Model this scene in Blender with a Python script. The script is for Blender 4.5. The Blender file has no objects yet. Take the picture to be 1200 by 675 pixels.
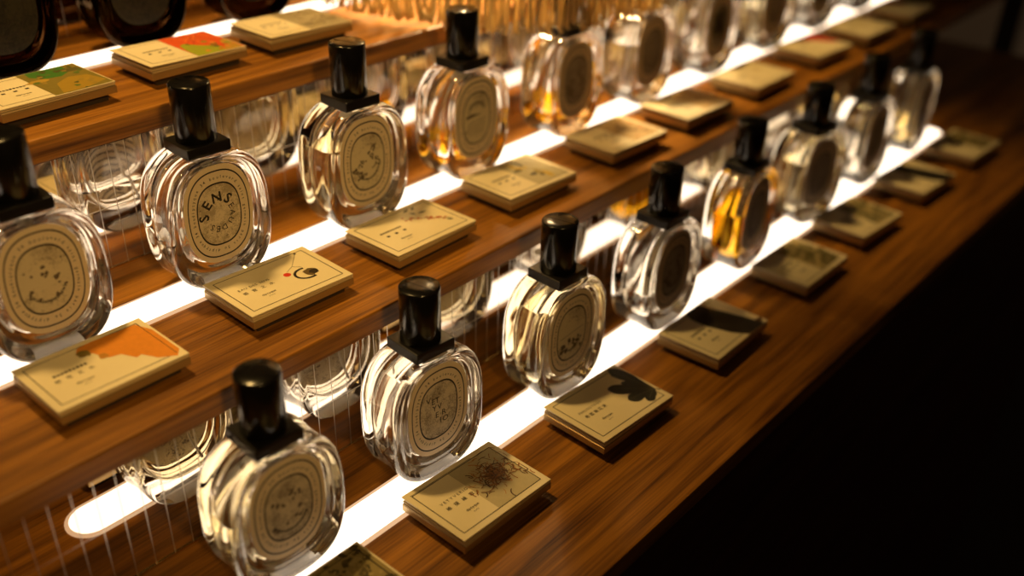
import bpy, bmesh, math, random
from mathutils import Vector, Matrix

scene = bpy.context.scene
COL = scene.collection
R = random.Random(7)
PI = math.pi

# ------------------------------------------------------------------ helpers
class MB:
    """collects verts / faces with material slots, builds ONE mesh object"""
    def __init__(self):
        self.v, self.f, self.m, self.s = [], [], [], []
    def add(self, verts, faces, mat=0, smooth=False):
        o = len(self.v)
        self.v += [tuple(p) for p in verts]
        for f in faces:
            self.f.append(tuple(i + o for i in f)); self.m.append(mat); self.s.append(smooth)
    def box(self, c, s, mat=0, b=0.0, rot=None):
        bm = bmesh.new()
        bmesh.ops.create_cube(bm, size=1.0)
        bmesh.ops.scale(bm, vec=s, verts=bm.verts)
        if b:
            bmesh.ops.bevel(bm, geom=list(bm.edges), offset=b, segments=2, profile=0.5, affect='EDGES')
        M = Matrix.Translation(c)
        if rot is not None: M = M @ rot
        bm.transform(M)
        self.bm(bm, mat, False)
    def bm(self, bm, mat=0, smooth=False):
        bm.verts.index_update()
        self.add([v.co for v in bm.verts], [[v.index for v in f.verts] for f in bm.faces], mat, smooth)
        bm.free()
    def lathe(self, prof, n=40, c=(0, 0, 0), mat=0, smooth=True):
        verts, faces = [], []
        for r, z in prof:
            for k in range(n):
                a = 2 * PI * k / n
                verts.append((c[0] + r * math.cos(a), c[1] + r * math.sin(a), c[2] + z))
        for i in range(len(prof) - 1):
            for k in range(n):
                a, b = i * n + k, i * n + (k + 1) % n
                faces.append((a, b, b + n, a + n))
        faces.append(tuple(range(n - 1, -1, -1)))
        faces.append(tuple((len(prof) - 1) * n + k for k in range(n)))
        self.add(verts, faces, mat, smooth)
    def tube(self, pts, r, n=6, mat=0, flat=1.0, cap=True):
        verts, faces = [], []
        pts = [Vector(p) for p in pts]
        for i, p in enumerate(pts):
            d = (pts[min(i + 1, len(pts) - 1)] - pts[max(i - 1, 0)]).normalized()
            up = Vector((0, 0, 1)) if abs(d.z) < .9 else Vector((1, 0, 0))
            a = d.cross(up).normalized(); b = d.cross(a)
            rr = r[i] if isinstance(r, (list, tuple)) else r
            for k in range(n):
                t = 2 * PI * k / n
                verts.append(p + a * math.cos(t) * rr + b * math.sin(t) * rr * flat)
        for i in range(len(pts) - 1):
            for k in range(n):
                q, w = i * n + k, i * n + (k + 1) % n
                faces.append((q, w, w + n, q + n))
        if cap:
            faces.append(tuple(range(n - 1, -1, -1)))
            faces.append(tuple((len(pts) - 1) * n + k for k in range(n)))
        self.add(verts, faces, mat, True)
    def mesh(self, name, mats):
        me = bpy.data.meshes.new(name)
        me.from_pydata(self.v, [], self.f)
        for m in mats: me.materials.append(m)
        me.polygons.foreach_set('material_index', self.m)
        me.polygons.foreach_set('use_smooth', self.s)
        me.update()
        return me
    def build(self, name, mats, parent=None, loc=None):
        return link(name, self.mesh(name, mats if isinstance(mats, (list, tuple)) else [mats]), parent, loc)

def link(name, me, parent=None, loc=None):
    o = bpy.data.objects.new(name, me)
    COL.objects.link(o)
    if parent: o.parent = parent
    if loc: o.location = loc
    return o

def thing(name, label, cat, loc=(0, 0, 0), rz=0.0, group=None):
    o = bpy.data.objects.new(name, None); COL.objects.link(o)
    o.empty_display_size = .02
    o.location = loc; o.rotation_euler = (0, 0, rz)
    o['label'] = label; o['category'] = cat
    if group: o['group'] = group
    return o

# ---------------------------------------------------------------- materials
def nmat(name):
    m = bpy.data.materials.new(name); m.use_nodes = True
    nt = m.node_tree; nt.nodes.clear()
    out = nt.nodes.new('ShaderNodeOutputMaterial')
    return m, nt, out
def N(nt, t, **kw):
    n = nt.nodes.new(t)
    for k, v in kw.items():
        if k.startswith('i_'): n.inputs[k[2:].replace('_', ' ')].default_value = v
        else: setattr(n, k, v)
    return n
def pbr(name, col, rough=.5, metal=0.0, spec=.5, coat=0.0, var=0.0, scale=200.0, bump=0.0):
    m, nt, out = nmat(name)
    p = N(nt, 'ShaderNodeBsdfPrincipled')
    p.inputs['Base Color'].default_value = (*col, 1); p.inputs['Roughness'].default_value = rough
    p.inputs['Metallic'].default_value = metal; p.inputs['Specular IOR Level'].default_value = spec
    p.inputs['Coat Weight'].default_value = coat
    tc = N(nt, 'ShaderNodeTexCoord')
    nz = N(nt, 'ShaderNodeTexNoise'); nz.inputs['Scale'].default_value = scale; nz.inputs['Detail'].default_value = 3
    nt.links.new(tc.outputs['Object'], nz.inputs['Vector'])
    if var:
        mx = N(nt, 'ShaderNodeMix', data_type='RGBA')
        mx.inputs[6].default_value = (*[c * (1 - var) for c in col], 1); mx.inputs[7].default_value = (*[min(1, c * (1 + var)) for c in col], 1)
        nt.links.new(nz.outputs['Fac'], mx.inputs['Factor']); nt.links.new(mx.outputs[2], p.inputs['Base Color'])
    if bump:
        b = N(nt, 'ShaderNodeBump'); b.inputs['Strength'].default_value = bump; b.inputs['Distance'].default_value = .0005
        nt.links.new(nz.outputs['Fac'], b.inputs['Height']); nt.links.new(b.outputs['Normal'], p.inputs['Normal'])
    nt.links.new(p.outputs[0], out.inputs[0])
    return m
def glass(name, col=(1, 1, 1), ior=1.5, rough=0.0, wobble=0.0):
    m, nt, out = nmat(name)
    g = N(nt, 'ShaderNodeBsdfGlass'); g.inputs['Color'].default_value = (*col, 1)
    g.inputs['IOR'].default_value = ior; g.inputs['Roughness'].default_value = rough
    if wobble:
        tc = N(nt, 'ShaderNodeTexCoord'); nz = N(nt, 'ShaderNodeTexNoise')
        nz.inputs['Scale'].default_value = 55; nz.inputs['Detail'].default_value = 1
        b = N(nt, 'ShaderNodeBump'); b.inputs['Strength'].default_value = wobble; b.inputs['Distance'].default_value = .002
        nt.links.new(tc.outputs['Object'], nz.inputs['Vector']); nt.links.new(nz.outputs['Fac'], b.inputs['Height'])
        nt.links.new(b.outputs['Normal'], g.inputs['Normal'])
    nt.links.new(g.outputs[0], out.inputs[0])
    return m
def wood(name, dark, light, rough=.38):
    m, nt, out = nmat(name)
    tc = N(nt, 'ShaderNodeTexCoord'); mp = N(nt, 'ShaderNodeMapping')
    mp.inputs['Scale'].default_value = (1.6, 26, 26)
    nz = N(nt, 'ShaderNodeTexNoise'); nz.inputs['Scale'].default_value = 3.2; nz.inputs['Detail'].default_value = 6; nz.inputs['Distortion'].default_value = .6
    mp2 = N(nt, 'ShaderNodeMapping'); mp2.inputs['Scale'].default_value = (9, 420, 420)
    n2 = N(nt, 'ShaderNodeTexNoise'); n2.inputs['Scale'].default_value = 1.6; n2.inputs['Detail'].default_value = 2
    nt.links.new(tc.outputs['Object'], mp.inputs['Vector']); nt.links.new(mp.outputs[0], nz.inputs['Vector'])
    nt.links.new(tc.outputs['Object'], mp2.inputs['Vector']); nt.links.new(mp2.outputs[0], n2.inputs['Vector'])
    ad = N(nt, 'ShaderNodeMath', operation='MULTIPLY_ADD'); ad.inputs[1].default_value = .38
    nt.links.new(n2.outputs['Fac'], ad.inputs[0]); 
    ml = N(nt, 'ShaderNodeMath', operation='MULTIPLY'); ml.inputs[1].default_value = .72
    nt.links.new(nz.outputs['Fac'], ml.inputs[0]); nt.links.new(ml.outputs[0], ad.inputs[2])
    rp = N(nt, 'ShaderNodeValToRGB')
    rp.color_ramp.elements[0].position = .36; rp.color_ramp.elements[0].color = (*dark, 1)
    rp.color_ramp.elements[1].position = .70; rp.color_ramp.elements[1].color = (*light, 1)
    nt.links.new(ad.outputs[0], rp.inputs[0])
    p = N(nt, 'ShaderNodeBsdfPrincipled'); p.inputs['Roughness'].default_value = rough
    p.inputs['Specular IOR Level'].default_value = .35
    b = N(nt, 'ShaderNodeBump'); b.inputs['Strength'].default_value = .25; b.inputs['Distance'].default_value = .0004
    nt.links.new(ad.outputs[0], b.inputs['Height']); nt.links.new(b.outputs[0], p.inputs['Normal'])
    nt.links.new(rp.outputs[0], p.inputs['Base Color']); nt.links.new(p.outputs[0], out.inputs[0])
    return m
def etching(name, paper, ink, seed, scale=260.0, lo=.50, hi=.60, rings=False):
    m, nt, out = nmat(name)
    tc = N(nt, 'ShaderNodeTexCoord'); mp = N(nt, 'ShaderNodeMapping'); mp.inputs['Location'].default_value = (seed * .37, seed * .11, seed * .53)
    nt.links.new(tc.outputs['Object'], mp.inputs['Vector'])
    rp = N(nt, 'ShaderNodeValToRGB')
    if rings:
        mp.inputs['Location'].default_value = (0.002, 0, -.006); mp.inputs['Scale'].default_value = (1.25, 1, 1.0)
        w = N(nt, 'ShaderNodeTexWave', wave_type='RINGS', rings_direction='Y')
        w.inputs['Scale'].default_value = 62 + seed % 3 * 12; w.inputs['Distortion'].default_value = 3.2; w.inputs['Detail'].default_value = 2
        w.inputs['Detail Scale'].default_value = 18
        nt.links.new(mp.outputs[0], w.inputs['Vector']); nt.links.new(w.outputs['Fac'], rp.inputs[0])
        rp.color_ramp.elements[0].position = .10; rp.color_ramp.elements[0].color = (*ink, 1)
        rp.color_ramp.elements[1].position = .28; rp.color_ramp.elements[1].color = (*paper, 1)
    else:
        n1 = N(nt, 'ShaderNodeTexNoise'); n1.inputs['Scale'].default_value = scale * .3; n1.inputs['Detail'].default_value = 5
        n2 = N(nt, 'ShaderNodeTexNoise'); n2.inputs['Scale'].default_value = scale * 2.2; n2.inputs['Detail'].default_value = 3; n2.inputs['Distortion'].default_value = 1.5
        for n in (n1, n2): nt.links.new(mp.outputs[0], n.inputs['Vector'])
        a = N(nt, 'ShaderNodeMath', operation='MULTIPLY_ADD'); a.inputs[1].default_value = .55
        s = N(nt, 'ShaderNodeMath', operation='MULTIPLY'); s.inputs[1].default_value = .5
        nt.links.new(n2.outputs['Fac'], s.inputs[0]); nt.links.new(n1.outputs['Fac'], a.inputs[0]); nt.links.new(s.outputs[0], a.inputs[2])
        nt.links.new(a.outputs[0], rp.inputs[0])
        rp.color_ramp.elements[0].position = lo; rp.color_ramp.elements[0].color = (*paper, 1)
        rp.color_ramp.elements[1].position = hi; rp.color_ramp.elements[1].color = (*ink, 1)
    p = N(nt, 'ShaderNodeBsdfPrincipled'); p.inputs['Roughness'].default_value = .6; p.inputs['Specular IOR Level'].default_value = .2
    nt.links.new(rp.outputs[0], p.inputs['Base Color']); nt.links.new(p.outputs[0], out.inputs[0])
    return m
def emit(name, col, s):
    m, nt, out = nmat(name)
    e = N(nt, 'ShaderNodeEmission'); e.inputs[0].default_value = (*col, 1); e.inputs[1].default_value = s
    nt.links.new(e.outputs[0], out.inputs[0]); return m

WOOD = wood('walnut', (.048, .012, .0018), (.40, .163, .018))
STRIP = emit('strip_diffuser', (1.0, .81, .60), 3.0)
STRIP_EDGE = emit('strip_diffuser_edge', (1.0, .58, .30), .85)
MIRROR = pbr('mirror_tiles', (.78, .73, .67), .02, 1.0)
GROOVE = pbr('mirror_bevel', (.68, .62, .54), .34, 1.0)
BACKING = pbr('dark_backing', (.02, .016, .013), .7)
CLEAR = glass('clear_glass', (.985, .975, .96), 1.5, 0, .12)
SMOKE = glass('smoked_glass', (.24, .16, .09), 1.5)
BLACK = pbr('black_plastic', (.004, .0035, .003), .20, 0, .42, 0, .2, 300)
BLACKC = pbr('black_collar', (.006, .005, .005), .30)
def translucent(m, k):
    nt = m.node_tree; out = [n for n in nt.nodes if n.type == 'OUTPUT_MATERIAL'][0]; p = [n for n in nt.nodes if n.type == 'BSDF_PRINCIPLED'][0]
    t = N(nt, 'ShaderNodeBsdfTranslucent'); x = N(nt, 'ShaderNodeMixShader'); x.inputs[0].default_value = k
    src = p.inputs['Base Color'].links
    if src: nt.links.new(src[0].from_socket, t.inputs[0])
    else: t.inputs[0].default_value = p.inputs['Base Color'].default_value
    nt.links.new(p.outputs[0], x.inputs[1]); nt.links.new(t.outputs[0], x.inputs[2]); nt.links.new(x.outputs[0], out.inputs[0])
    return m
TUBE = pbr('spray_tube', (.75, .72, .66), .3)
PAPER = translucent(pbr('label_paper', (.82, .68, .50), .6, 0, .2, 0, .05, 500), .30)
INK = pbr('ink', (.022, .016, .012), .6, 0, .2)
SEPIA = pbr('sepia_ink', (.14, .105, .07), .6, 0, .2)
CREAM = pbr('card_paper', (.80, .70, .47), .42, 0, .4, 0, .03, 300)
SHEET = pbr('leaflet_paper', (.60, .45, .24), .55, 0, .3, 0, .04, 600)
TRAY = pbr('brass_tray', (.42, .29, .12), .34, .55, .5, 0, .06, 120)
FOOT = pbr('tray_foot', (.03, .018, .01), .6)
THREAD = translucent(pbr('gold_thread', (.86, .66, .36), .40, 0, .5, 0, .25, 90), .35)

# ------------------------------------------------------------------- camera
F = 1173.6
yaw, pit, roll = math.radians(40.653), math.radians(30.602), math.radians(1.433)
w = Vector((math.cos(yaw) * math.cos(pit), math.sin(yaw) * math.cos(pit), -math.sin(pit)))
r0 = w.cross(Vector((0, 0, 1))).normalized(); u0 = r0.cross(w)
rr = r0 * math.cos(roll) + u0 * math.sin(roll); uu = -r0 * math.sin(roll) + u0 * math.cos(roll)
cam = bpy.data.cameras.new('camera'); co = bpy.data.objects.new('camera', cam); COL.objects.link(co)
M = Matrix((rr, uu, -w)).transposed().to_4x4(); M.translation = Vector((0, 0, .45))
co.matrix_world = M
cam.sensor_width = 36; cam.sensor_fit = 'HORIZONTAL'; cam.lens = F / 1200 * 36
cam.clip_start = .01
cam.dof.use_dof = True; cam.dof.focus_distance = .655; cam.dof.aperture_fstop = 2.6
scene.camera = co

# ------------------------------------------------------- the stepped display
TZ = [0.0, .10, .205]                       # tread heights
TF = [.234, .431, .606]                     # front edges
SF = [(.356, .389), (.5228, .556), (.7085, .742)]   # strip front / rear
MY = [.4355, .606, .792]                    # mirror planes
X0, X1 = .0, 1.62
stand = thing('display_stand', 'three-step dark walnut display stand with glowing strips and mirrored risers', 'display stand', (0, 0, -.04))
def tread(i):
    th = .0165
    b = MB()
    y0, y1 = TF[i], MY[i] + .014
    b.box(((X0 + X1) / 2, (y0 + y1) / 2, TZ[i] - th / 2), (X1 - X0, y1 - y0, th), 0, .0016)
    b.build('tread', WOOD, stand, (0, 0, .04))
for i in range(3): tread(i)
def strip(i, xa, xb):
    ya, yb = SF[i]; rad = (yb - ya) / 2; yc = (ya + yb) / 2; n = 14
    outl = [(xa + rad + rad * math.cos(PI / 2 + PI * k / n), yc + rad * math.sin(PI / 2 + PI * k / n)) for k in range(n + 1)]
    outl += [(xb - rad + rad * math.cos(-PI / 2 + PI * k / n), yc + rad * math.sin(-PI / 2 + PI * k / n)) for k in range(n + 1)]
    prof = [(0, -.003), (0, .0006), (.0003, .0010), (.0009, .0013), (.0027, .0013)]
    b = MB(); L = len(outl); vs = []; fs = []
    def ins(p, d):
        x = min(max(p[0], xa + rad), xb - rad); v = Vector((p[0] - x, p[1] - yc)); 
        k = (rad - d) / rad
        return (x + v.x * k, yc + v.y * k)
    for d, z in prof:
        vs += [(*ins(p, d), TZ[i] + z) for p in outl]
    for q in range(len(prof) - 1):
        fs += [(q * L + k, q * L + (k + 1) % L, (q + 1) * L + (k + 1) % L, (q + 1) * L + k) for k in range(L)]
    b.add(vs, fs, 1)
    b.add(vs[-L:], [tuple(range(L))], 0)
    b.build('light_strip', [STRIP, STRIP_EDGE], stand, (0, 0, .04))
strip(0, .166, 1.226); strip(1, .06, 1.50); strip(2, .06, 1.50)
# mirrored risers: narrow bevelled mirror tiles on a dark backing
def riser(i, z1, zj):
    z0 = TZ[i] + .0004; y = MY[i]
    b = MB(); p = .0126; g = .00030; dep = .00002
    n = int((X1 - X0) / p)
    zs = [z0, zj, z1]
    for k in range(n):
        xa, xb = X0 + k * p, X0 + (k + 1) * p
        for q in range(2):
            za, zb = zs[q], zs[q + 1]
            ia, ib = (za + (g if q else 0)), zb - (g if q == 0 else 0)
            tl = R.uniform(-1, 1) * .0000085; tv = R.uniform(-1, 1) * .000006
            v = [(xa, y + dep, za), (xb, y + dep, za), (xb, y + dep, zb), (xa, y + dep, zb),
                 (xa + g, y - tl, ia), (xb - g, y + tl, ia), (xb - g, y + tl + tv, ib), (xa + g, y - tl + tv, ib)]
            b.add(v, [(4, 5, 6, 7)], 0)
            b.add(v, [(0, 1, 5, 4), (1, 2, 6, 5), (2, 3, 7, 6), (3, 0, 4, 7)], 2)
    b.box(((X0 + X1) / 2, y + .0035, (z0 + z1) / 2), (X1 - X0, .006, z1 - z0), 1)
    b.build('mirror_riser', [MIRROR, BACKING, GROOVE], stand, (0, 0, .04))
riser(0, TZ[1] - .0163, .0448); riser(1, TZ[2] - .0163, .1448); riser(2, .36, .2500)
BRASS = pbr('brass_trim', (.62, .42, .18), .25, 1.0)
for i in range(3):
    b = MB(); b.box(((X0 + X1) / 2, MY[i] - .0006, TZ[i] + .0005), (X1 - X0, .0008, .0012), 0)
    b.build('mirror_trim', BRASS, stand, (0, 0, .04))
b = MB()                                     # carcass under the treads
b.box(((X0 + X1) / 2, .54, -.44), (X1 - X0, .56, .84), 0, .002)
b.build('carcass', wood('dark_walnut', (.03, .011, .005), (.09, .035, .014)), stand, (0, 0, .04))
b = MB(); b.box(((X0 + X1) / 2, .82, -.24), (X1 - X0, .03, 1.24), 0, .001)
b.build('back_panel', BACKING, stand, (0, 0, .04))

# floor and wall of the dark shop
def struct(name, c, s, m):
    q = MB(); q.box(c, s, 0); o = q.build(name, m); o['kind'] = 'structure'; return o
struct('floor', (.8, .2, -.91), (6, 6, .1), pbr('dark_floor', (.035, .022, .016), .6, 0, .3, 0, .3, 3))
struct('wall_back', (.8, 1.0, .9), (6, .1, 3.52), pbr('dark_wall', (.014, .009, .007), .8, 0, .2, 0, .2, 4))

# --------------------------------------------------------------- glyph store
_g = {}
def glyphs(ch, bold=False):
    if (ch, bold) in _g: return _g[(ch, bold)]
    cu = bpy.data.curves.new('glyph', 'FONT'); cu.body = ch; cu.size = 1; cu.resolution_u = 2
    cu.align_x = 'CENTER'; cu.offset = .025 if bold else .006
    o = bpy.data.objects.new('glyph', cu); COL.objects.link(o)
    dg = bpy.context.evaluated_depsgraph_get(); dg.update()
    me = bpy.data.meshes.new_from_object(o.evaluated_get(dg))
    vs = [tuple(v.co) for v in me.vertices]; fs = [tuple(p.vertices) for p in me.polygons]
    bpy.data.objects.remove(o); bpy.data.curves.remove(cu); bpy.data.meshes.remove(me)
    xs = [v[0] for v in vs] or [0]
    _g[(ch, bold)] = (vs, fs, max(xs) - min(xs))
    return _g[(ch, bold)]
def put_glyph(b, ch, size, origin, right, up, mat=0, z=0.0, bold=False):
    """a single letter in the plane spanned by right / up (3-D unit vectors)"""
    vs, fs, wd = glyphs(ch, bold)
    o, rt, u = Vector(origin), Vector(right), Vector(up)
    b.add([o + rt * v[0] * size + u * v[1] * size for v in vs], fs, mat)
def text_line(b, s, size, origin, right, up, mat=0, width=None, gap=.16):
    ws = [glyphs(c)[2] if c != ' ' else .35 for c in s]
    tot = sum(ws) + gap * (len(s) - 1)
    if width: gap += (width / size - tot) / max(1, len(s) - 1); tot = width / size
    x = -tot / 2
    for c, wd in zip(s, ws):
        if c != ' ':
            put_glyph(b, c, size, Vector(origin) + Vector(right) * (x + wd / 2) * size, right, up, mat)
        x += wd + gap

# ------------------------------------------------------------ perfume bottle
def sup(a, bb, n, K=96):
    pts = []
    for k in range(K):
        t = 2 * PI * (k + .5) / K
        c, s = math.cos(t), math.sin(t)
        pts.append((a * math.copysign(abs(c) ** (2 / n), c), bb * math.copysign(abs(s) ** (2 / n), s)))
    return pts
BA, BB, BN, BZ = .0382, .0478, 2.75, .0467
LZ = .0515                                   # height of the label centre
def loft(rings, A, Bh, n, zc, clip=None, flip=False, K=96):
    """rings of (inset, y) lofted front (-y) to back; fans close both ends"""
    vs, fs = [], []
    for d, y in rings:
        for x, z in sup(A - d, Bh - d, n, K):
            z += zc + (LZ - BZ) * min(1, max(0, (d - .0042) / .0057)) * (1 if y < 0 and clip else 0)
            if clip: z = min(max(z, clip[0] + max(0, .0015 - (d + .0015)) * 0), clip[1])
            vs.append((x, y, z))
    for i in range(len(rings) - 1):
        for k in range(K):
            a, c = i * K + k, i * K + (k + 1) % K
            fs.append((a, c, c + K, a + K) if flip else (a, a + K, c + K, c))
    c0 = len(vs); vs.append((0, rings[0][1], LZ if clip else zc)); c1 = len(vs); vs.append((0, rings[-1][1], zc))
    L = (len(rings) - 1) * K
    for k in range(K):
        q = (k + 1) % K
        fs.append((c0, q, k) if flip else (c0, k, q))
        fs.append((c1, L + k, L + q) if flip else (c1, L + q, L + k))
    return vs, fs
OUTER = [(.022, -.0156), (.0132, -.0156), (.0122, -.0160), (.0110, -.0168), (.0099, -.0168), (.0088, -.0162), (.0074, -.0166), (.0058, -.0180),
         (.0042, -.0188), (.0026, -.0187), (.0013, -.0178), (.0004, -.0160), (0, -.0135), (.0003, -.0095), (.0007, -.005), (.0009, 0),
         (.0007, .005), (.0003, .0095), (0, .0135), (.0004, .0160), (.0013, .0178), (.0030, .0188), (.0080, .0194), (.018, .0196)]
CA, CB, CN, CZ = .0305, .0355, 2.6, .0510
INNER = [(.014, -.0108), (.008, -.0107), (.0035, -.0102), (.001, -.0088), (0, -.006), (0, .006), (.001, .0098), (.0035, .0118), (.008, .0126), (.014, .0128)]
def glass_mesh():
    b = MB()
    vs, fs = loft(OUTER, BA, BB, BN, BZ, (0.0, .0928)); b.add(vs, fs, 0, True)
    vs, fs = loft(INNER, CA, CB, CN, CZ, None, True); b.add(vs, fs, 0, True)
    return b
GL = glass_mesh()
for k, f in enumerate(GL.f):                 # frosted underside of the glass
    if all(GL.v[q][2] < .0018 for q in f): GL.m[k] = 1
def liquid_mesh(level):
    vs, fs = loft([(d, y * 1.006) for d, y in INNER], CA + .00012, CB + .00012, CN, CZ, None)
    bm = bmesh.new()
    V = [bm.verts.new(v) for v in vs]
    for f in fs: bm.faces.new([V[i] for i in f])
    z = CZ - CB + level * 2 * CB
    g = bmesh.ops.bisect_plane(bm, geom=bm.verts[:] + bm.edges[:] + bm.faces[:], plane_co=(0, 0, z), plane_no=(0, 0, 1), clear_outer=True)
    ed = [e for e in bm.edges if e.is_boundary]
    bmesh.ops.edgeloop_fill(bm, edges=ed)
    bmesh.ops.recalc_face_normals(bm, faces=bm.faces[:])
    b = MB(); b.bm(bm, 0, True)
    for k, f in enumerate(b.f):
        if len(f) > 8: b.s[k] = False
    return b
LA, LB, LN = .0250, .0344, 2.5
def label_mesh():
    b = MB(); K = 72
    fr = -.0161; bk = -.0153
    bands = [1.0, .898, .868, .648, .614, .3, .0]
    mats = [0, 1, 0, 1, 2, 2]
    vs = []; fs = []
    for s in bands[:-1]: vs += [(x * s, fr, z * s + LZ) for x, z in sup(LA, LB, LN, K)]
    for i in range(len(bands) - 2):
        b.add([vs[j] for j in range(i * K, (i + 2) * K)], [(k, (k + 1) % K, K + (k + 1) % K, K + k) for k in range(K)], mats[i])
    b.add(vs[5 * K:6 * K] + [(0, fr, LZ)], [(k, (k + 1) % K, K) for k in range(K)], 2)
    o = sup(LA, LB, LN, K)
    b.add([(x, fr, z + LZ) for x, z in o] + [(x, bk, z + LZ) for x, z in o], [(K + k, K + (k + 1) % K, (k + 1) % K, k) for k in range(K)], 0)
    b.add([(x, bk, z + LZ) for x, z in o] + [(0, bk, LZ)], [((k + 1) % K, k, K) for k in range(K)], 3)
    return b
LABM = label_mesh()
RIM = 'diptyque 34 boulevard saint germain paris 5e '
def label_letters(kind):
    b = MB(); y = -.01616; ctr = Vector((0, y, LZ))
    # small text running round the band between the two ring lines
    pts = [(x * .752, z * .752) for x, z in sup(LA, LB, LN, 400)]
    ln = [0]
    for i in range(400):
        p, q = pts[i], pts[(i + 1) % 400]; ln.append(ln[-1] + math.hypot(q[0] - p[0], q[1] - p[1]))
    nchar = 60
    for k in range(nchar):
        ch = (RIM * 2)[k]
        if ch == ' ': continue
        s = ln[-1] * (1 - k / nchar) + ln[-1] * .47
        s %= ln[-1]
        i = max(j for j in range(400) if ln[j] <= s)
        p, q = Vector(pts[i]), Vector(pts[(i + 1) % 400])
        d = (p - q).normalized()
        nrm = Vector((-d.y, d.x))
        put_glyph(b, ch, .0030, ctr + Vector((p.x, 0, p.y)) - Vector((nrm.x, 0, nrm.y)) * .0010, (d.x, 0, d.y), (nrm.x, 0, nrm.y))
    def polar(word, a0, da, rad, size, bold=False):
        for k, ch in enumerate(word):
            a = math.radians(a0 - da * k)
            up = Vector((math.cos(a), 0, math.sin(a))); rt = Vector((math.sin(a), 0, -math.cos(a)))
            put_glyph(b, ch, size, ctr + Vector((up.x * rad * .92, 0, up.z * rad)), rt, up, 0, 0, bold)
    if kind == 'sens':
        polar('SENS', 179, 43, .0088, .0098, True)
        polar('EAU', 20, 30, .0084, .0058)
        polar('DES', -76, 27, .0086, .0058)
    elif kind == 'vety':
        for ch, x, z in (('V', -.0085, .0085), ('E', -.0045, .0062), ('T', -.0012, .0062), ('Y', -.0035, .0005), ('V', .0008, .0003),
                         ('E', -.0015, -.0055), ('R', .0042, -.0055), ('I', .0015, -.0112), ('O', .0055, -.0112)):
            put_glyph(b, ch, .0062, ctr + Vector((x, 0, z)), (1, 0, 0), (0, 0, 1))
    else:
        # a curved row of tiny illegible marks, as on the photographed labels
        a0, a1, rad, nn = {'arc': (-160, -20, .0125, 13), 'top': (150, 35, .0120, 9), 'low': (-145, -35, .0145, 12)}.get(kind, (-150, -30, .013, 11))
        for k in range(nn):
            a = math.radians(a0 + (a1 - a0) * k / (nn - 1)); c = ctr + Vector((math.cos(a) * rad * .9, 0, math.sin(a) * rad * 1.1))
            up = Vector((math.cos(a), 0, math.sin(a))); rt = Vector((math.sin(a), 0, -math.cos(a)))
            for dx in (-.0007, .0006):
                h = R.uniform(.0007, .0013); wd = .00032
                p = c + rt * dx
                b.add([p - up * h - rt * wd, p + up * h - rt * wd, p + up * h + rt * wd, p - up * h + rt * wd], [(0, 3, 2, 1)], 0)
            b.add([c - rt * .0008 - up * .0002, c + rt * .0008 - up * .0002, c + rt * .0008 + up * .0003, c - rt * .0008 + up * .0003], [(0, 1, 2, 3)], 0)
    return b
def label_drawing(kind):
    """ink figures drawn on some labels"""
    b = MB(); y = -.01618
    def blob(x, z, r, n=9, sx=1.0):
        pts = []
        for k in range(n):
            a = 2 * PI * k / n; q = r * R.uniform(.55, 1.25)
            pts.append((x + q * math.cos(a) * sx, y, LZ + z + q * math.sin(a)))
        b.add(pts, [tuple(range(n))], 0)
    def line(x0, z0, x1, z1, wd=.0002):
        d = Vector((x1 - x0, 0, z1 - z0)).normalized(); p = Vector((-d.z, 0, d.x)) * wd
        A, B2 = Vector((x0, y, LZ + z0)), Vector((x1, y, LZ + z1))
        b.add([A - p, B2 - p, B2 + p, A + p], [(0, 1, 2, 3)], 0)
    if kind == 'figures':
        line(-.013, -.001, .013, .002); 
        for k in range(26): blob(R.uniform(-.011, .011), R.uniform(-.014, -.004), R.uniform(.0008, .0022))
    elif kind == 'couple':
        for k in range(60):
            t = (k % 24) / 23; blob(-.008 + .004 * math.sin(t * 9) + R.uniform(-.003, .003), -.012 + t * .014, R.uniform(.0004, .0010))
            blob(.006 + .003 * math.sin(t * 7) + R.uniform(-.003, .003), -.006 + t * .018, R.uniform(.0004, .0010))
    elif kind == 'shore':
        b.add([(-.013, y, LZ + .001), (.006, y, LZ + .0025), (-.006, y, LZ + .0045), (-.012, y, LZ + .0038)], [(0, 1, 2, 3)], 0)
        for k in range(11): line(-.012 + R.uniform(0, .003), -.002 - k * .0012, .012 - R.uniform(0, .004), -.001 - k * .0012, .00012)
        for k in range(12): line(-.010 + k * .0017, .009, -.008 + k * .0015, .0135, .00022)
    elif kind == 'garden':
        for k in range(18): blob(R.uniform(-.012, .012), R.uniform(-.013, .012), R.uniform(.0006, .0018))
    elif kind == 'dark':
        for k in range(60): blob(R.uniform(-.010, .010), R.uniform(-.015, .014), R.uniform(.0018, .0040))
    elif kind == 'sens':
        for k in range(70):
            a = 2 * PI * R.random(); q = R.uniform(.009, .0165)
            blob(q * math.cos(a) * .86, q * math.sin(a) * 1.1, R.uniform(.0002, .0005), 6)
    return b
ART = {
    'sens': etching('label_art_scroll', (.78, .66, .49), (.46, .37, .25), 1, 620, .50, .58),
    'vety': etching('label_art_etching', (.72, .62, .47), (.26, .20, .14), 4, 300, .48, .66),
    'soft': etching('label_art_soft', (.74, .64, .46), (.36, .28, .19), 9, 200, .54, .68),
    'grey': etching('label_art_grey', (.50, .43, .36), (.24, .20, .16), 5, 180, .42, .72),
}
for m_ in ART.values(): translucent(m_, .30)
BACKS = [etching('label_back_rings', (.72, .64, .50), (.05, .04, .035), 3, rings=True),
         etching('label_back_etching', (.72, .64, .50), (.12, .10, .08), 13, 150, .50, .60),
         etching('label_back_scroll', (.72, .64, .50), (.08, .06, .05), 21, 240, .53, .60)]
SMOKE_LABEL = etching('label_smoked', (.030, .026, .014), (.012, .010, .007), 8, 120, .45, .6)
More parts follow.
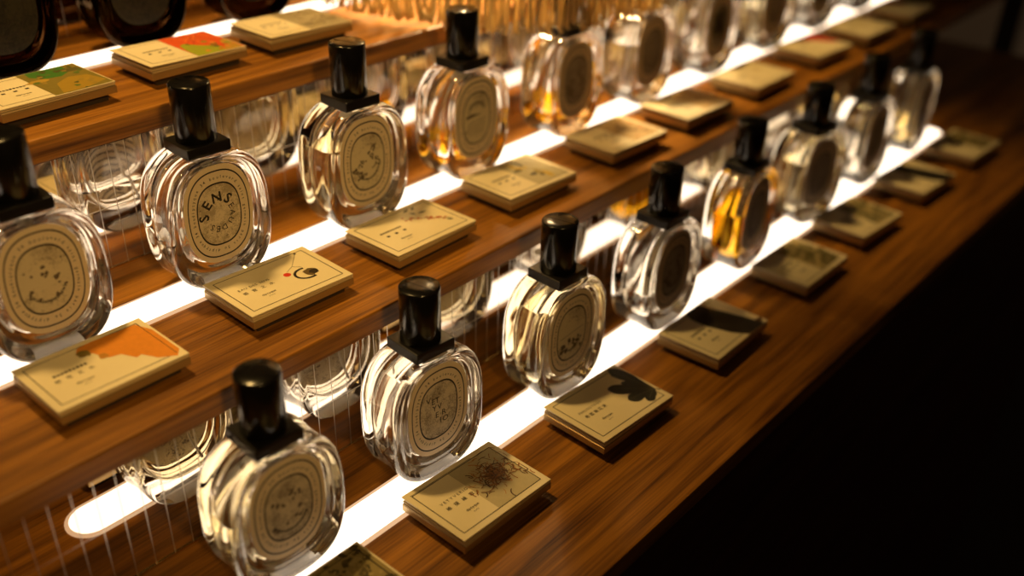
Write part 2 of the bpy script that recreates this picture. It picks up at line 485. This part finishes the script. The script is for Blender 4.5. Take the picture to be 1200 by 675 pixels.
LIQ = {'pale': glass('pale_liquid', (.98, .94, .80), 1.36), 'clear': glass('clear_liquid', (.985, .97, .93), 1.36),
       'amber': glass('amber_liquid', (1.0, .72, .12), 1.36), 'gold': glass('gold_liquid', (1.0, .88, .55), 1.36), 'dark': glass('dark_liquid', (.55, .26, .08), 1.36)}
FROST = glass('frosted_glass', (.985, .975, .96), 1.5, .38)
GLASS_ME = GL.mesh('glass_body', [CLEAR, FROST]); SMOKE_ME = GL.mesh('glass_body', [SMOKE, SMOKE])
b = MB(); b.lathe([(.0126, .0990), (.0130, .0994), (.0130, .1362), (.0128, .1370), (.0122, .1374), (.004, .1375)], 48)
for k, f in enumerate(b.f):
    if len(f) > 8: b.s[k] = False
b.box((0, 0, .13752), (.0007, .0225, .00022), 0, 0, Matrix.Rotation(.25, 4, 'Z'))
CAP_ME = b.mesh('cap', [BLACK])
b = MB(); b.box((0, 0, .0960), (.0310, .0300, .0078), 0, .0007); COLLAR_ME = b.mesh('collar', [BLACKC])
b = MB(); b.tube([(0, 0, .088), (.001, .001, .062), (.004, .002, .037), (.010, .003, .0185)], .0011, 8)
b.lathe([(.0042, .0765), (.0045, .077), (.0045, .0905), (.003, .0925)], 20); TUBE_ME = b.mesh('spray_tube', [TUBE])
_ll = {}
def bottle(x, y, tier, rz, label, group, liquid=None, level=.5, art='soft', kind='arc', drawing=None, back=0, smoked=False):
    t = thing('perfume_bottle', label, 'perfume bottle', (x, y, TZ[tier] + .0014), rz, group)
    link('glass_body', SMOKE_ME if smoked else GLASS_ME, t)
    link('cap', CAP_ME, t); link('collar', COLLAR_ME, t); link('spray_tube', TUBE_ME, t)
    if liquid: liquid_mesh(level).build('liquid', LIQ[liquid], t)
    pm = SMOKE_LABEL if smoked else PAPER
    la = LABM.build('label', [pm, INK, SMOKE_LABEL if smoked else ART[art], BACKS[back] if not smoked else SMOKE_LABEL], t)
    if kind not in _ll or kind not in ('sens', 'vety'):
        _ll[kind] = label_letters(kind).mesh('lettering', [INK])
    link('lettering', _ll[kind], la)
    if drawing: label_drawing(drawing).build('drawing', SEPIA, la)
    return t
GB = ['perfume bottles standing on the lowest step', 'perfume bottles standing on the middle step', 'perfume bottles standing on the top step']
YB = [.3795, .5445, .7335]
D = math.radians
bottle(.241, .384, 0, D(-3), 'clear perfume bottle nearest the front end of the lowest step, beside moss-patterned leaflets', GB[0], 'pale', .55, 'vety', 'low', 'garden', 2)
bottle(.3625, .386, 0, D(-4), 'clear perfume bottle whose oval label has letters V, E, T and Y scattered down it', GB[0], 'clear', .9, 'vety', 'vety', None, 1)
bottle(.4915, YB[0], 0, D(-2), 'clear perfume bottle with pale liquid behind the dark fig leaf leaflets', GB[0], 'pale', .84, 'soft', 'none', 'figures', 1)
bottle(.6205, .377, 0, D(0), 'clear perfume bottle with brown label behind the leaflets crossed by a dark band', GB[0], 'clear', .34, 'grey', 'arc', 'couple', 2)
bottle(.757, YB[0], 0, D(4), 'clear perfume bottle half full of bright amber perfume on the lowest step', GB[0], 'amber', .62, 'grey', 'low', None, 0)
bottle(.886, YB[0], 0, D(-9), 'clear perfume bottle with plain grey oval label, just beyond the bright amber one', GB[0], 'pale', .72, 'grey', 'none', None, 0)
bottle(1.013, YB[0], 0, D(0), 'clear perfume bottle second from the far end of the lowest step', GB[0], 'clear', .3, 'grey', 'none', None, 0)
bottle(1.140, YB[0], 0, D(6), 'clear perfume bottle at the far end of the lowest light strip', GB[0], 'gold', .22, 'grey', 'none', None, 1)
bottle(.203, .546, 1, D(-3), 'clear perfume bottle cut by the left edge, behind orange leaf leaflets', GB[1], 'clear', .35, 'soft', 'none', 'garden', 2)
bottle(.3215, .546, 1, D(-3), 'clear perfume bottle whose label spells SENS in large curved letters', GB[1], 'clear', .3, 'sens', 'sens', 'sens', 0)
bottle(.4455, .541, 1, D(-2), 'clear perfume bottle three-quarters full, label with curling figures over an arc of marks', GB[1], 'pale', .70, 'soft', 'arc', 'couple', 1)
bottle(.566, .5445, 1, D(0), 'clear perfume bottle with shoreline label, cap rising just left of the thread fringe', GB[1], 'amber', .13, 'soft', 'top', 'shore', 2)
bottle(.697, .5445, 1, D(0), 'clear perfume bottle with orange remnant in its base, its cap behind the thread fringe', GB[1], 'amber', .16, 'grey', 'low', 'couple', 0)
bottle(.817, .5445, 1, D(0), 'clear perfume bottle two-thirds full of faint pink perfume beyond the orange remnant one', GB[1], 'clear', .66, 'grey', 'none', None, 0)
bottle(.943, .5445, 1, D(0), 'clear perfume bottle with nearly black oval label on the middle step', GB[1], 'clear', .2, 'grey', 'none', 'dark', 1)
bottle(1.068, .5445, 1, D(-3), 'clear perfume bottle just beyond the black-labelled one, behind red-cornered leaflets', GB[1], 'pale', .5, 'grey', 'none', None, 1)
bottle(1.187, .5445, 1, D(-3), 'clear perfume bottle second from the far end of the middle step', GB[1], 'clear', .3, 'grey', 'none', None, 1)
bottle(1.312, .5445, 1, D(-3), 'clear perfume bottle farthest along the middle step, at the upper frame edge', GB[1], 'clear', .3, 'grey', 'none', None, 1)
bottle(.291, .739, 2, D(-3), 'smoked dark perfume bottle at the left edge behind the green painted leaflets', GB[2], 'dark', .3, 'soft', 'none', None, 0, True)
bottle(.398, .740, 2, D(-3), 'smoked amber perfume bottle behind the red and green painted leaflets', GB[2], 'dark', .3, 'soft', 'none', None, 0, True)
bottle(.503, .738, 2, D(-3), 'smoked amber perfume bottle behind the grey plant leaflets on the top step', GB[2], 'dark', .3, 'soft', 'none', None, 0, True)

# ---------------------------------------------------------- leaflet stacks
CL, CW = .080, .0555
b = MB(); b.box((0, 0, .0028), (CL - .010, CW - .009, .0056), 1); b.box((0, 0, .0080), (CL, CW, .0052), 0, .00035); TRAY_ME = b.mesh('tray', [TRAY, FOOT])
b = MB(); b.box((0, 0, 0), (CL - .0006, CW - .0006, .0008), 0, .0001); LEAF_ME = b.mesh('leaflet', [SHEET])
b = MB(); b.box((0, 0, 0), (CL, CW, .0007), 0, .0001); COVER_ME = b.mesh('cover', [CREAM])
_cm = {}
def colour(c, rough=.5):
    k = tuple(round(q, 3) for q in c)
    if k not in _cm: _cm[k] = pbr('print_colour', c, rough, 0, .3, 0, .12, 260)
    return _cm[k]
class Print:
    def __init__(self): self.b = MB(); self.mats = []; self.z = .00044
    def mi(self, c):
        m = c if not isinstance(c, tuple) else colour(c)
        if m not in self.mats: self.mats.append(m)
        return self.mats.index(m)
    def poly(self, pts, c):
        self.z += .000003
        pts = [(min(max(u, -.0399), .0399), min(max(v, -.0276), .0276), self.z) for u, v in pts]
        ar = sum(pts[i][0] * pts[(i + 1) % len(pts)][1] - pts[(i + 1) % len(pts)][0] * pts[i][1] for i in range(len(pts)))
        if ar < 0: pts = pts[::-1]
        self.b.add(pts, [tuple(range(len(pts)))], self.mi(c))
    def line(self, pts, wd, c):
        self.z += .000002
        for p, q in zip(pts, pts[1:]):
            d = Vector((q[0] - p[0], q[1] - p[1]))
            if d.length < 1e-7: continue
            d.normalize(); n = Vector((-d.y, d.x)) * wd / 2
            self.b.add([(p[0] - n.x, p[1] - n.y, self.z), (q[0] - n.x, q[1] - n.y, self.z), (q[0] + n.x, q[1] + n.y, self.z), (p[0] + n.x, p[1] + n.y, self.z)], [(0, 1, 2, 3)], self.mi(c))
    def blob(self, u, v, r, c, n=12, jag=.25, sx=1, sy=1):
        self.poly([(u + sx * r * R.uniform(1 - jag, 1 + jag) * math.cos(2 * PI * k / n), v + sy * r * R.uniform(1 - jag, 1 + jag) * math.sin(2 * PI * k / n)) for k in range(n)], c)
    def frame(self, i=.0048, c=None):
        a, h = CL / 2 - i, CW / 2 - i
        self.line([(-a, -h), (a, -h), (a, h), (-a, h), (-a, -h)], .00060, c or INK)
    def area(self, c, u0=-.002, u1=.0385, v0=-.0262, v1=.0262):
        self.poly([(u0, v0), (u1, v0), (u1, v1), (u0, v1)], c)
def art_roots(p):
    p.area((.50, .43, .27), -.004, .0352, -.0228, .0228); p.frame()
    p.line([(-.036, .0238), (.018, .0238)], .0004, INK)
    cs = [(.16, .06, .014), (.28, .11, .025), (.42, .19, .05), (.07, .028, .010)]
    for k in range(270):
        a = R.uniform(0, 2 * PI); q = abs(R.gauss(0, .0088)); u, v = .017 + q * math.cos(a) * 1.25, .001 + q * math.sin(a)
        d = R.uniform(0, 2 * PI); L = R.uniform(.003, .008); cv = R.uniform(-1.4, 1.4); pts = [(u, v)]
        for s in range(4):
            d += cv / 3; pts.append((pts[-1][0] + math.cos(d) * L / 4, pts[-1][1] + math.sin(d) * L / 4))
        p.line([(min(max(x, -.007), .037), min(max(y, -.0255), .0265)) for x, y in pts], R.uniform(.0004, .0009), cs[k % 4])
def art_figleaf(p):
    p.frame()
    g = (.020, .020, .014)
    cx, cy = .0362, -.0125      # stalk
    for ang, L, wd in ((97, .0390, .0064), (119, .024, .0040), (139, .0340, .0062), (172, .0250, .0052), (206, .0165, .0038)):
        a = math.radians(ang); d = Vector((math.cos(a), math.sin(a))); n = Vector((-d.y, d.x)); pts = []
        prof = [(0, .0012), (.2, .0030), (.38, .0040), (.55, wd * .86), (.70, wd), (.82, wd * .98), (.92, wd * .7), (1.0, wd * .2)]
        for t, h in prof: q = Vector((cx, cy)) + d * L * t + n * h * R.uniform(.9, 1.08); pts.append((q.x, q.y))
        for t, h in prof[::-1]: q = Vector((cx, cy)) + d * L * t - n * h * R.uniform(.9, 1.08); pts.append((q.x, q.y))
        p.poly(pts, g)
    for ang, L in ((98, .034), (137, .029), (170, .020), (204, .012)):
        a = math.radians(ang); p.line([(cx, cy), (cx + math.cos(a) * L, cy + math.sin(a) * L)], .00035, (.10, .09, .055))
    p.line([(cx, cy), (.0392, -.0165)], .0012, g)
def art_mobile(p):
    p.frame()
    p.blob(.0075, .001, .0026, (.62, .035, .012), 24, 0)
    p.line([(.029, .0215), (.0165, .0080), (.0095, .004)], .0003, INK); p.line([(.0165, .0080), (.021, .003)], .0003, INK)
    p.blob(.0290, .0218, .0010, INK, 10, .1)
    c = [(.0185 + .0082 * math.cos(a), -.0055 + .0070 * math.sin(a)) for a in [math.radians(75 + k * 12) for k in range(19)]]
    p.line(c, .0019, INK)
    p.blob(.0215, -.0060, .0052, (.13, .085, .03), 18, .15, 1, .9); p.blob(.0235, -.0066, .0034, (.03, .02, .01), 14, .2)
def art_blossom(p):
    p.frame()
    g = (.16, .15, .09); rd = (.50, .14, .05)
    for u, v, a, L in ((.010, .019, 20, .008), (.013, .016, -60, .006), (.017, .011, -5, .009), (.018, .018, 40, .006), (.026, -.010, -50, .006)):
        a = math.radians(a); d = Vector((math.cos(a), math.sin(a))); n = Vector((-d.y, d.x))
        p.poly([(u, v), (u + d.x * L * .5 + n.x * .0014, v + d.y * L * .5 + n.y * .0014), (u + d.x * L, v + d.y * L), (u + d.x * L * .5 - n.x * .0014, v + d.y * L * .5 - n.y * .0014)], g)
    p.line([(.002, .010), (.010, .0065), (.018, .000), (.025, -.006), (.031, -.0125)], .0006, g)
    for k in range(26):
        t = k / 25; p.blob(.003 + .026 * t + R.uniform(-.002, .002), .0105 - .019 * t + R.uniform(-.003, .003), R.uniform(.0006, .0014), rd, 7)
def art_bird(p):
    p.area((.46, .40, .24), -.002, .0352, -.0228, .0228); p.frame()
    dk = (.06, .055, .03); ye = (.52, .36, .05)
    for u, v, r, c, sx, sy in ((.008, .015, .0045, ye, .6, 1.4), (.016, .016, .0045, dk, .5, 1.6), (.009, .009, .0040, ye, 1.2, .7), (.005, .006, .0035, dk, 1.4, .6), (.015, .007, .0022, ye, 1, 1),
                               (.011, -.006, .0030, dk, 1.3, .9), (.018, -.005, .0036, (.33, .25, .06), .9, 1.6), (.021, -.013, .0036, ye, .7, 1.8), (.016, -.011, .002, dk, 1, 1)):
        p.blob(u, v, r, c, 11, .35, sx, sy)
    p.line([(-.001, .0195), (.008, .010), (.022, -.003), (.034, -.010)], .0004, dk)
def art_orange(p):
    p.frame()
    o = (.68, .24, .015)
    p.poly([(-.003, .0225), (.006, .0235), (.022, .0225), (.034, .0225), (.0385, .010), (.0385, -.020), (.034, -.0255), (.025, -.0195), (.020, -.0095), (.0165, -.0105), (.012, -.001), (.005, .001), (.001, .0115), (-.003, .012), (-.007, .016)], o)
    p.blob(-.0025, .0145, .0042, (.20, .14, .02), 12, .3); p.blob(.004, .005, .0030, (.45, .20, .02), 10, .3)
    p.line([(.0352, .0225), (.0352, -.0225)], .0004, INK)
def dark_band(p):  # broad near-black band laid across the cover
    p.frame()
    p.poly([(.000, .0276), (.020, .0276), (.031, -.012), (.0345, -.0276), (.010, -.0276), (.002, -.016), (-.004, .004), (-.004, .018)], (.018, .013, .010))
    p.blob(.036, -.022, .003, (.10, .05, .02), 10, .4)
def art_foliage(p, c1=(.12, .10, .035), c2=(.20, .17, .07), seed=1):
    p.area((.42, .33, .16), -.002, .0352, -.0228, .0228); p.frame()
    for k in range(46): p.blob(R.uniform(0, .036), R.uniform(-.022, .022), R.uniform(.0015, .0045), c1 if k % 3 else c2, 8, .5)
def art_moss(p):
    p.area((.30, .23, .085), -.004, .0385, -.0262, .0262)
    for k in range(150): p.blob(R.uniform(-.002, .037), R.uniform(-.025, .0255), R.uniform(.0008, .0022), ((.11, .08, .025), (.38, .30, .12), (.06, .045, .015))[k % 3], 7, .5)
    p.frame()
def art_green(p):
    p.area((.20, .155, .025), -.002, .0392, -.0272, .0272)
    p.poly([(.004, .027), (.030, .027), (.030, .013), (.020, .006), (.010, .008), (.003, .017)], (.05, .16, .02))
    p.poly([(.010, -.006), (.022, .002), (.034, -.002), (.038, -.020), (.020, -.026), (.004, -.026)], (.33, .21, .02))
    p.blob(.003, .006, .006, (.40, .25, .03), 12, .3, 1.3, .6); p.poly([(.024, .020), (.038, .018), (.038, .010), (.026, .012)], (.10, .09, .02))
    for k in range(22): p.blob(R.uniform(.0, .037), R.uniform(-.026, .025), R.uniform(.001, .003), ((.07, .08, .015), (.28, .19, .03), (.09, .14, .02))[k % 3], 8, .5)
    p.line([(-.036, .0228), (-.002, .0228)], .0004, INK); p.line([(-.0352, .0228), (-.0352, -.0228), (-.002, -.0228)], .0004, INK)
def art_redgreen(p):
    p.area((.62, .085, .016), -.001, .0392, -.0272, .0272)
    p.poly([(-.001, -.0272), (.022, -.0272), (.026, -.018), (.021, -.010), (.014, -.004), (.008, .006), (.003, .003), (.000, -.010)], (.30, .33, .02))
    p.poly([(.022, -.0272), (.038, -.0272), (.0392, .0), (.033, -.004), (.029, -.016)], (.42, .24, .03))
    for k in range(18): p.line([(.002 + R.uniform(0, .03), .026), (.008 + R.uniform(0, .03), .010 + R.uniform(-.012, .008))], R.uniform(.0005, .0013), ((.40, .04, .01), (.70, .16, .03))[k % 2])
    for k in range(16): p.blob(R.uniform(.008, .036), R.uniform(-.024, .004), R.uniform(.001, .0026), ((.55, .07, .015), (.22, .24, .02), (.10, .12, .02), (.62, .22, .03))[k % 4], 8, .5)
    p.line([(-.0352, .0228), (-.001, .0228)], .0004, INK); p.line([(-.0352, .0228), (-.0352, -.0228), (-.001, -.0228)], .0004, INK)
def art_greyplant(p):
    p.area((.33, .28, .17), -.001, .0392, -.0272, .0272)
    for k in range(34):
        u, v = R.uniform(.006, .034), R.uniform(-.024, .02); d = R.uniform(.3, 2.9); L = R.uniform(.006, .013); n = .0011
        p.poly([(u, v), (u + math.cos(d) * L * .5 - math.sin(d) * n, v + math.sin(d) * L * .5 + math.cos(d) * n), (u + math.cos(d) * L, v + math.sin(d) * L), (u + math.cos(d) * L * .5 + math.sin(d) * n, v + math.sin(d) * L * .5 - math.cos(d) * n)], ((.09, .08, .045), (.18, .15, .085), (.50, .44, .30))[k % 3])
    p.line([(-.0352, .0228), (-.001, .0228)], .0004, INK); p.line([(-.0352, .0228), (-.0352, -.0228), (-.001, -.0228)], .0004, INK)
def art_twig(p):
    p.area((.56, .40, .20), -.002, .0352, -.0228, .0228); p.frame()
    br = (.13, .055, .025); rd = (.40, .10, .05)
    p.line([(-.001, .014), (.008, .004), (.018, -.006), (.028, -.020)], .0018, br); p.line([(.010, .020), (.016, .006), (.018, -.006)], .0014, br); p.line([(.016, .006), (.030, .000)], .0012, br)
    for k in range(12): p.blob(R.uniform(.002, .034), R.uniform(-.02, .02), R.uniform(.001, .0022), rd if k % 2 else br, 8, .4)
def art_plain(p): p.frame(); p.blob(.018, .008, .006, (.62, .50, .30), 10, .4)
def art_redcorner(p):
    p.frame(); p.poly([(.000, .0276), (.0399, .0276), (.0399, -.012), (.028, -.006), (.018, .008), (.004, .015)], (.55, .05, .03))
    for k in range(8): p.blob(R.uniform(.012, .037), R.uniform(.008, .025), R.uniform(.001, .003), (.36, .03, .02), 8, .4)
def art_poppy(p):
    p.frame(); p.poly([(-.004, .0276), (.022, .0276), (.028, .006), (.012, .002), (-.002, .014)], (.42, .035, .025)); p.blob(.016, .018, .004, (.05, .02, .015), 9, .4)
    p.poly([(.022, .020), (.0399, .010), (.0399, -.0276), (.033, -.020), (.026, -.004)], (.12, .16, .04))
CARDS = {}
def leaflets(x, y, tier, rz, label, group, art, title=None, cjk=None, lift=1.3, tilt=0.0):
    t = thing('leaflet_stack', label, 'leaflet stack', (x, y, TZ[tier] + .0002), rz, group)
    link('tray', TRAY_ME, t)
    z = .0107
    for k in range(2):
        o = link('leaflet', LEAF_ME, t, (R.uniform(-.0006, .0004), R.uniform(-.0004, .0004), z + .0005 + k * .0010 + k * .0002)); o.rotation_euler = (0, D(.25 * k), D(R.uniform(-.8, .8)))
    c = link('cover', COVER_ME, t, (-.0003, .0002, z + .0026 + CL / 2 * math.sin(D(lift)))); c.rotation_euler = (D(tilt), D(lift), D(R.uniform(-.5, .5)))
    p = Print(); art(p)
    p.b.build('illustration', p.mats, c)
    b = MB(); zz = .00048
    def T(s, size, u, v, width=None): text_line(b, s, size, (u, v, zz), (1, 0, 0), (0, 1, 0), 0, width)
    if title: T(title, .0033, -.0165, .0034, .0235)
    else:
        for k in range(9): b.add([(-.0265 + k * .0023, .0036, zz), (-.0249 + k * .0023, .0036, zz), (-.0249 + k * .0023, .0036 + R.uniform(.0013, .0024), zz), (-.0265 + k * .0023, .0056, zz)], [(0, 1, 2, 3)], 0)
    if cjk:
        wd = .0235 if len(cjk) < 5 else .0225
        for k, ch in enumerate(cjk): put_glyph(b, ch, .0036, (-.0165 - wd / 2 + .0018 + (wd - .0036) * k / (len(cjk) - 1), -.0026, zz), (1, 0, 0), (0, 1, 0))
    else:
        for k in range(3): b.add([(-.0255 + k * .008, -.0025, zz), (-.0230 + k * .008, -.0025, zz), (-.0230 + k * .008, -.0003, zz), (-.0255 + k * .008, -.0003, zz)], [(0, 1, 2, 3)], 0)
    T('diptyque', .0030, -.0150, -.0112, .0105); T('paris', .0017, -.0150, -.0142, .0042)
    b.build('lettering', INK, c)
    return t
GC = ['leaflet stacks along the lowest step', 'leaflet stacks along the middle step', 'leaflet stacks along the top step']
leaflets(.2335, .3235, 0, D(0), 'moss-patterned leaflet stack cut by the bottom frame edge', GC[0], art_moss)
leaflets(.3552, .3295, 0, D(-.5), 'VETYVERIO leaflet stack printed with a tangle of brown roots', GC[0], art_roots, 'VETYVERIO', '維提維歐', 1.9)
leaflets(.4864, .3225, 0, D(-2), 'leaflet stack printed with a dark fig leaf', GC[0], art_figleaf, 'PHILOSYKOS', '希臘無花果', 1.8)
leaflets(.6251, .3207, 0, D(1.5), 'leaflet stack crossed by a broad black band on the lowest step', GC[0], dark_band)
leaflets(.7753, .3218, 0, D(0), 'leaflet stack with dark foliage print in front of the bright amber bottle', GC[0], art_foliage)
leaflets(.8990, .3236, 0, D(-3), 'leaflet stack with olive foliage print in front of the plain grey label bottle', GC[0], lambda p: art_foliage(p, (.13, .12, .05), (.24, .2, .09)))
leaflets(1.0347, .3210, 0, D(-3), 'dim leaflet stack second from the far end of the lowest step', GC[0], dark_band)
leaflets(1.1664, .3169, 0, D(-2), 'dim leaflet stack at the far end of the lowest step', GC[0], art_foliage)
leaflets(.2051, .4865, 1, D(0), 'leaflet stack printed with a bright orange leaf at the left', GC[1], art_orange, None, '橙花之水', .5)
leaflets(.3329, .4888, 1, D(-1), 'leaflet stack with a red dot and black ring, in front of the SENS bottle', GC[1], art_mobile, 'EAU DES SENS', '感官之水', 1.0)
leaflets(.4472, .4820, 1, D(1), 'leaflet stack printed with a sprig of red blossom', GC[1], art_blossom, None, None, 1.2)
leaflets(.5689, .4835, 1, D(-1), 'leaflet stack with a grey picture of yellow and black birds', GC[1], art_bird, None, None, 1.7)
leaflets(.6987, .4812, 1, D(-1), 'leaflet stack with a brown twig print, in front of the bottle with an orange remnant', GC[1], art_twig)
leaflets(.8117, .4790, 1, D(-1), 'leaflet stack with a brown and red twig beyond the brown twig leaflets', GC[1], art_twig)
leaflets(.9346, .4770, 1, D(1), 'plain cream leaflet stack in front of the black-labelled bottle', GC[1], art_plain)
leaflets(1.0743, .4785, 1, D(-2), 'leaflet stack with a bright red far corner on the middle step', GC[1], art_redcorner)
leaflets(1.1887, .4745, 1, D(0), 'plain cream leaflet stack just beyond the red-cornered one', GC[1], art_plain)
leaflets(1.3158, .4760, 1, D(2), 'leaflet stack with a dark red flower and green edge, farthest on the middle step', GC[1], art_poppy)
TCY = .661
leaflets(.278, .6600, 2, D(1.5), 'leaflet stack with a green and ochre painting at the left edge', GC[2], art_green, None, None, .5)
leaflets(.3875, .6640, 2, D(0), 'leaflet stack with a red and green painting on the top step', GC[2], art_redgreen, None, None, 1.6)
leaflets(.489, .6610, 2, D(-1), 'leaflet stack with a grey plant picture on the top step', GC[2], art_greyplant, None, '影中之水', 1.5)

# --------------------------------------------------- hanging thread fringe
fr = thing('hanging_fringe', 'round curtain of hanging gold threads brushing the top step, cut by the upper frame edge', 'fringe', (.76, .70, .2065))
b = MB(); n = 430; rad = .19
for k in range(n):
    a = 2 * PI * (k + R.uniform(-.3, .3)) / n; rr_ = rad + R.uniform(-.004, .004)
    x, y = rr_ * math.cos(a), rr_ * math.sin(a)
    wy = y + .70
    on = wy > .598 and wy < .79                       # over the top tread: the ends curl on the wood
    if wy > .785: continue
    top = .185
    zb = (.0030 + R.uniform(0, .002)) if on else R.uniform(-.008, .004)
    tx, ty = -math.sin(a), math.cos(a)
    pts = [(x + R.uniform(-.001, .001), y, top)]
    for z in (.13, .08, .04, .02): pts.append((x + R.uniform(-.0016, .0016), y + R.uniform(-.0016, .0016), z))
    if on:
        q = R.uniform(-1, 1); s = R.uniform(.002, .010)
        pts += [(x + tx * q * .002, y + ty * q * .002, .007 + zb), (x + tx * q * s + math.cos(a) * s * .5, y + ty * q * s + math.sin(a) * s * .5, zb + .0004)]
    else:
        pts += [(x + R.uniform(-.0015, .0015), y + R.uniform(-.0015, .0015), zb + .004), (x + R.uniform(-.002, .002), y + R.uniform(-.002, .002), zb)]
    b.tube(pts, R.uniform(.0012, .0024), 6)
o = b.build('threads', THREAD, fr); o['kind'] = 'stuff'
b = MB()
ring = [(rad * math.cos(2 * PI * k / 64), rad * math.sin(2 * PI * k / 64), .185) for k in range(65)]
b.tube(ring, .005, 8, 0, 1.0, False)
for k in range(4): 
    a = PI / 2 * k + .3; b.tube([(rad * math.cos(a), rad * math.sin(a), .185), (0, 0, .40), (0, 0, .42)], .0015, 6)
b.tube([(0, 0, .40), (0, 0, 2.2)], .002, 6)
b.build('hoop', pbr('brass_hoop', (.55, .36, .14), .35, 1.0), fr)

# ------------------------------------------------------------------- lights
def area(name, loc, tgt, size, power, col, spread=PI):
    l = bpy.data.lights.new(name, 'AREA'); l.shape = 'DISK'; l.size = size; l.energy = power; l.color = col; l.spread = spread
    o = bpy.data.objects.new(name, l); COL.objects.link(o); o.location = loc
    o.rotation_euler = (Vector(tgt) - Vector(loc)).to_track_quat('-Z', 'Y').to_euler(); return o
def spot(name, loc, tgt, power, col, ang, blend, rad):
    l = bpy.data.lights.new(name, 'SPOT'); l.energy = power; l.color = col; l.spot_size = ang; l.spot_blend = blend; l.shadow_soft_size = rad
    o = bpy.data.objects.new(name, l); COL.objects.link(o); o.location = loc
    o.rotation_euler = (Vector(tgt) - Vector(loc)).to_track_quat('-Z', 'Y').to_euler(); return o
WARM = (1.0, .615, .195)
spot('ceiling_spot', (.30, .90, 1.30), (.37, .585, .1), 52, WARM, D(38), 1.0, .05)
spot('ceiling_spot', (.95, .90, 1.40), (.98, .58, .1), 62, WARM, D(32), 1.0, .05)
spot('front_spot', (-.12, -.55, .95), (.32, .56, .20), 36, WARM, D(30), 1.0, .05)

pl = bpy.data.lights.new('fringe_fill', 'POINT'); pl.energy = 13.0; pl.color = (1, .68, .32); pl.shadow_soft_size = .03  # added point light that brightens the threads; no bulb is modelled here
po = bpy.data.objects.new('fringe_fill', pl); COL.objects.link(po); po.location = (.76, .70, .43)

wd = bpy.data.worlds.new('world'); scene.world = wd; wd.use_nodes = True
wd.node_tree.nodes['Background'].inputs[0].default_value = (.024, .014, .007, 1); wd.node_tree.nodes['Background'].inputs[1].default_value = 1.0

vs = scene.view_settings
vs.view_transform = 'Standard'; vs.look = 'None'; vs.gamma = 1; vs.exposure = 0; vs.use_curve_mapping = False
cy = scene.cycles
cy.max_bounces = 26; cy.transmission_bounces = 24; cy.glossy_bounces = 10; cy.diffuse_bounces = 4; cy.transparent_max_bounces = 8
cy.sample_clamp_indirect = 8; cy.use_denoising = True; cy.caustics_reflective = True; cy.caustics_refractive = True; cy.blur_glossy = .3
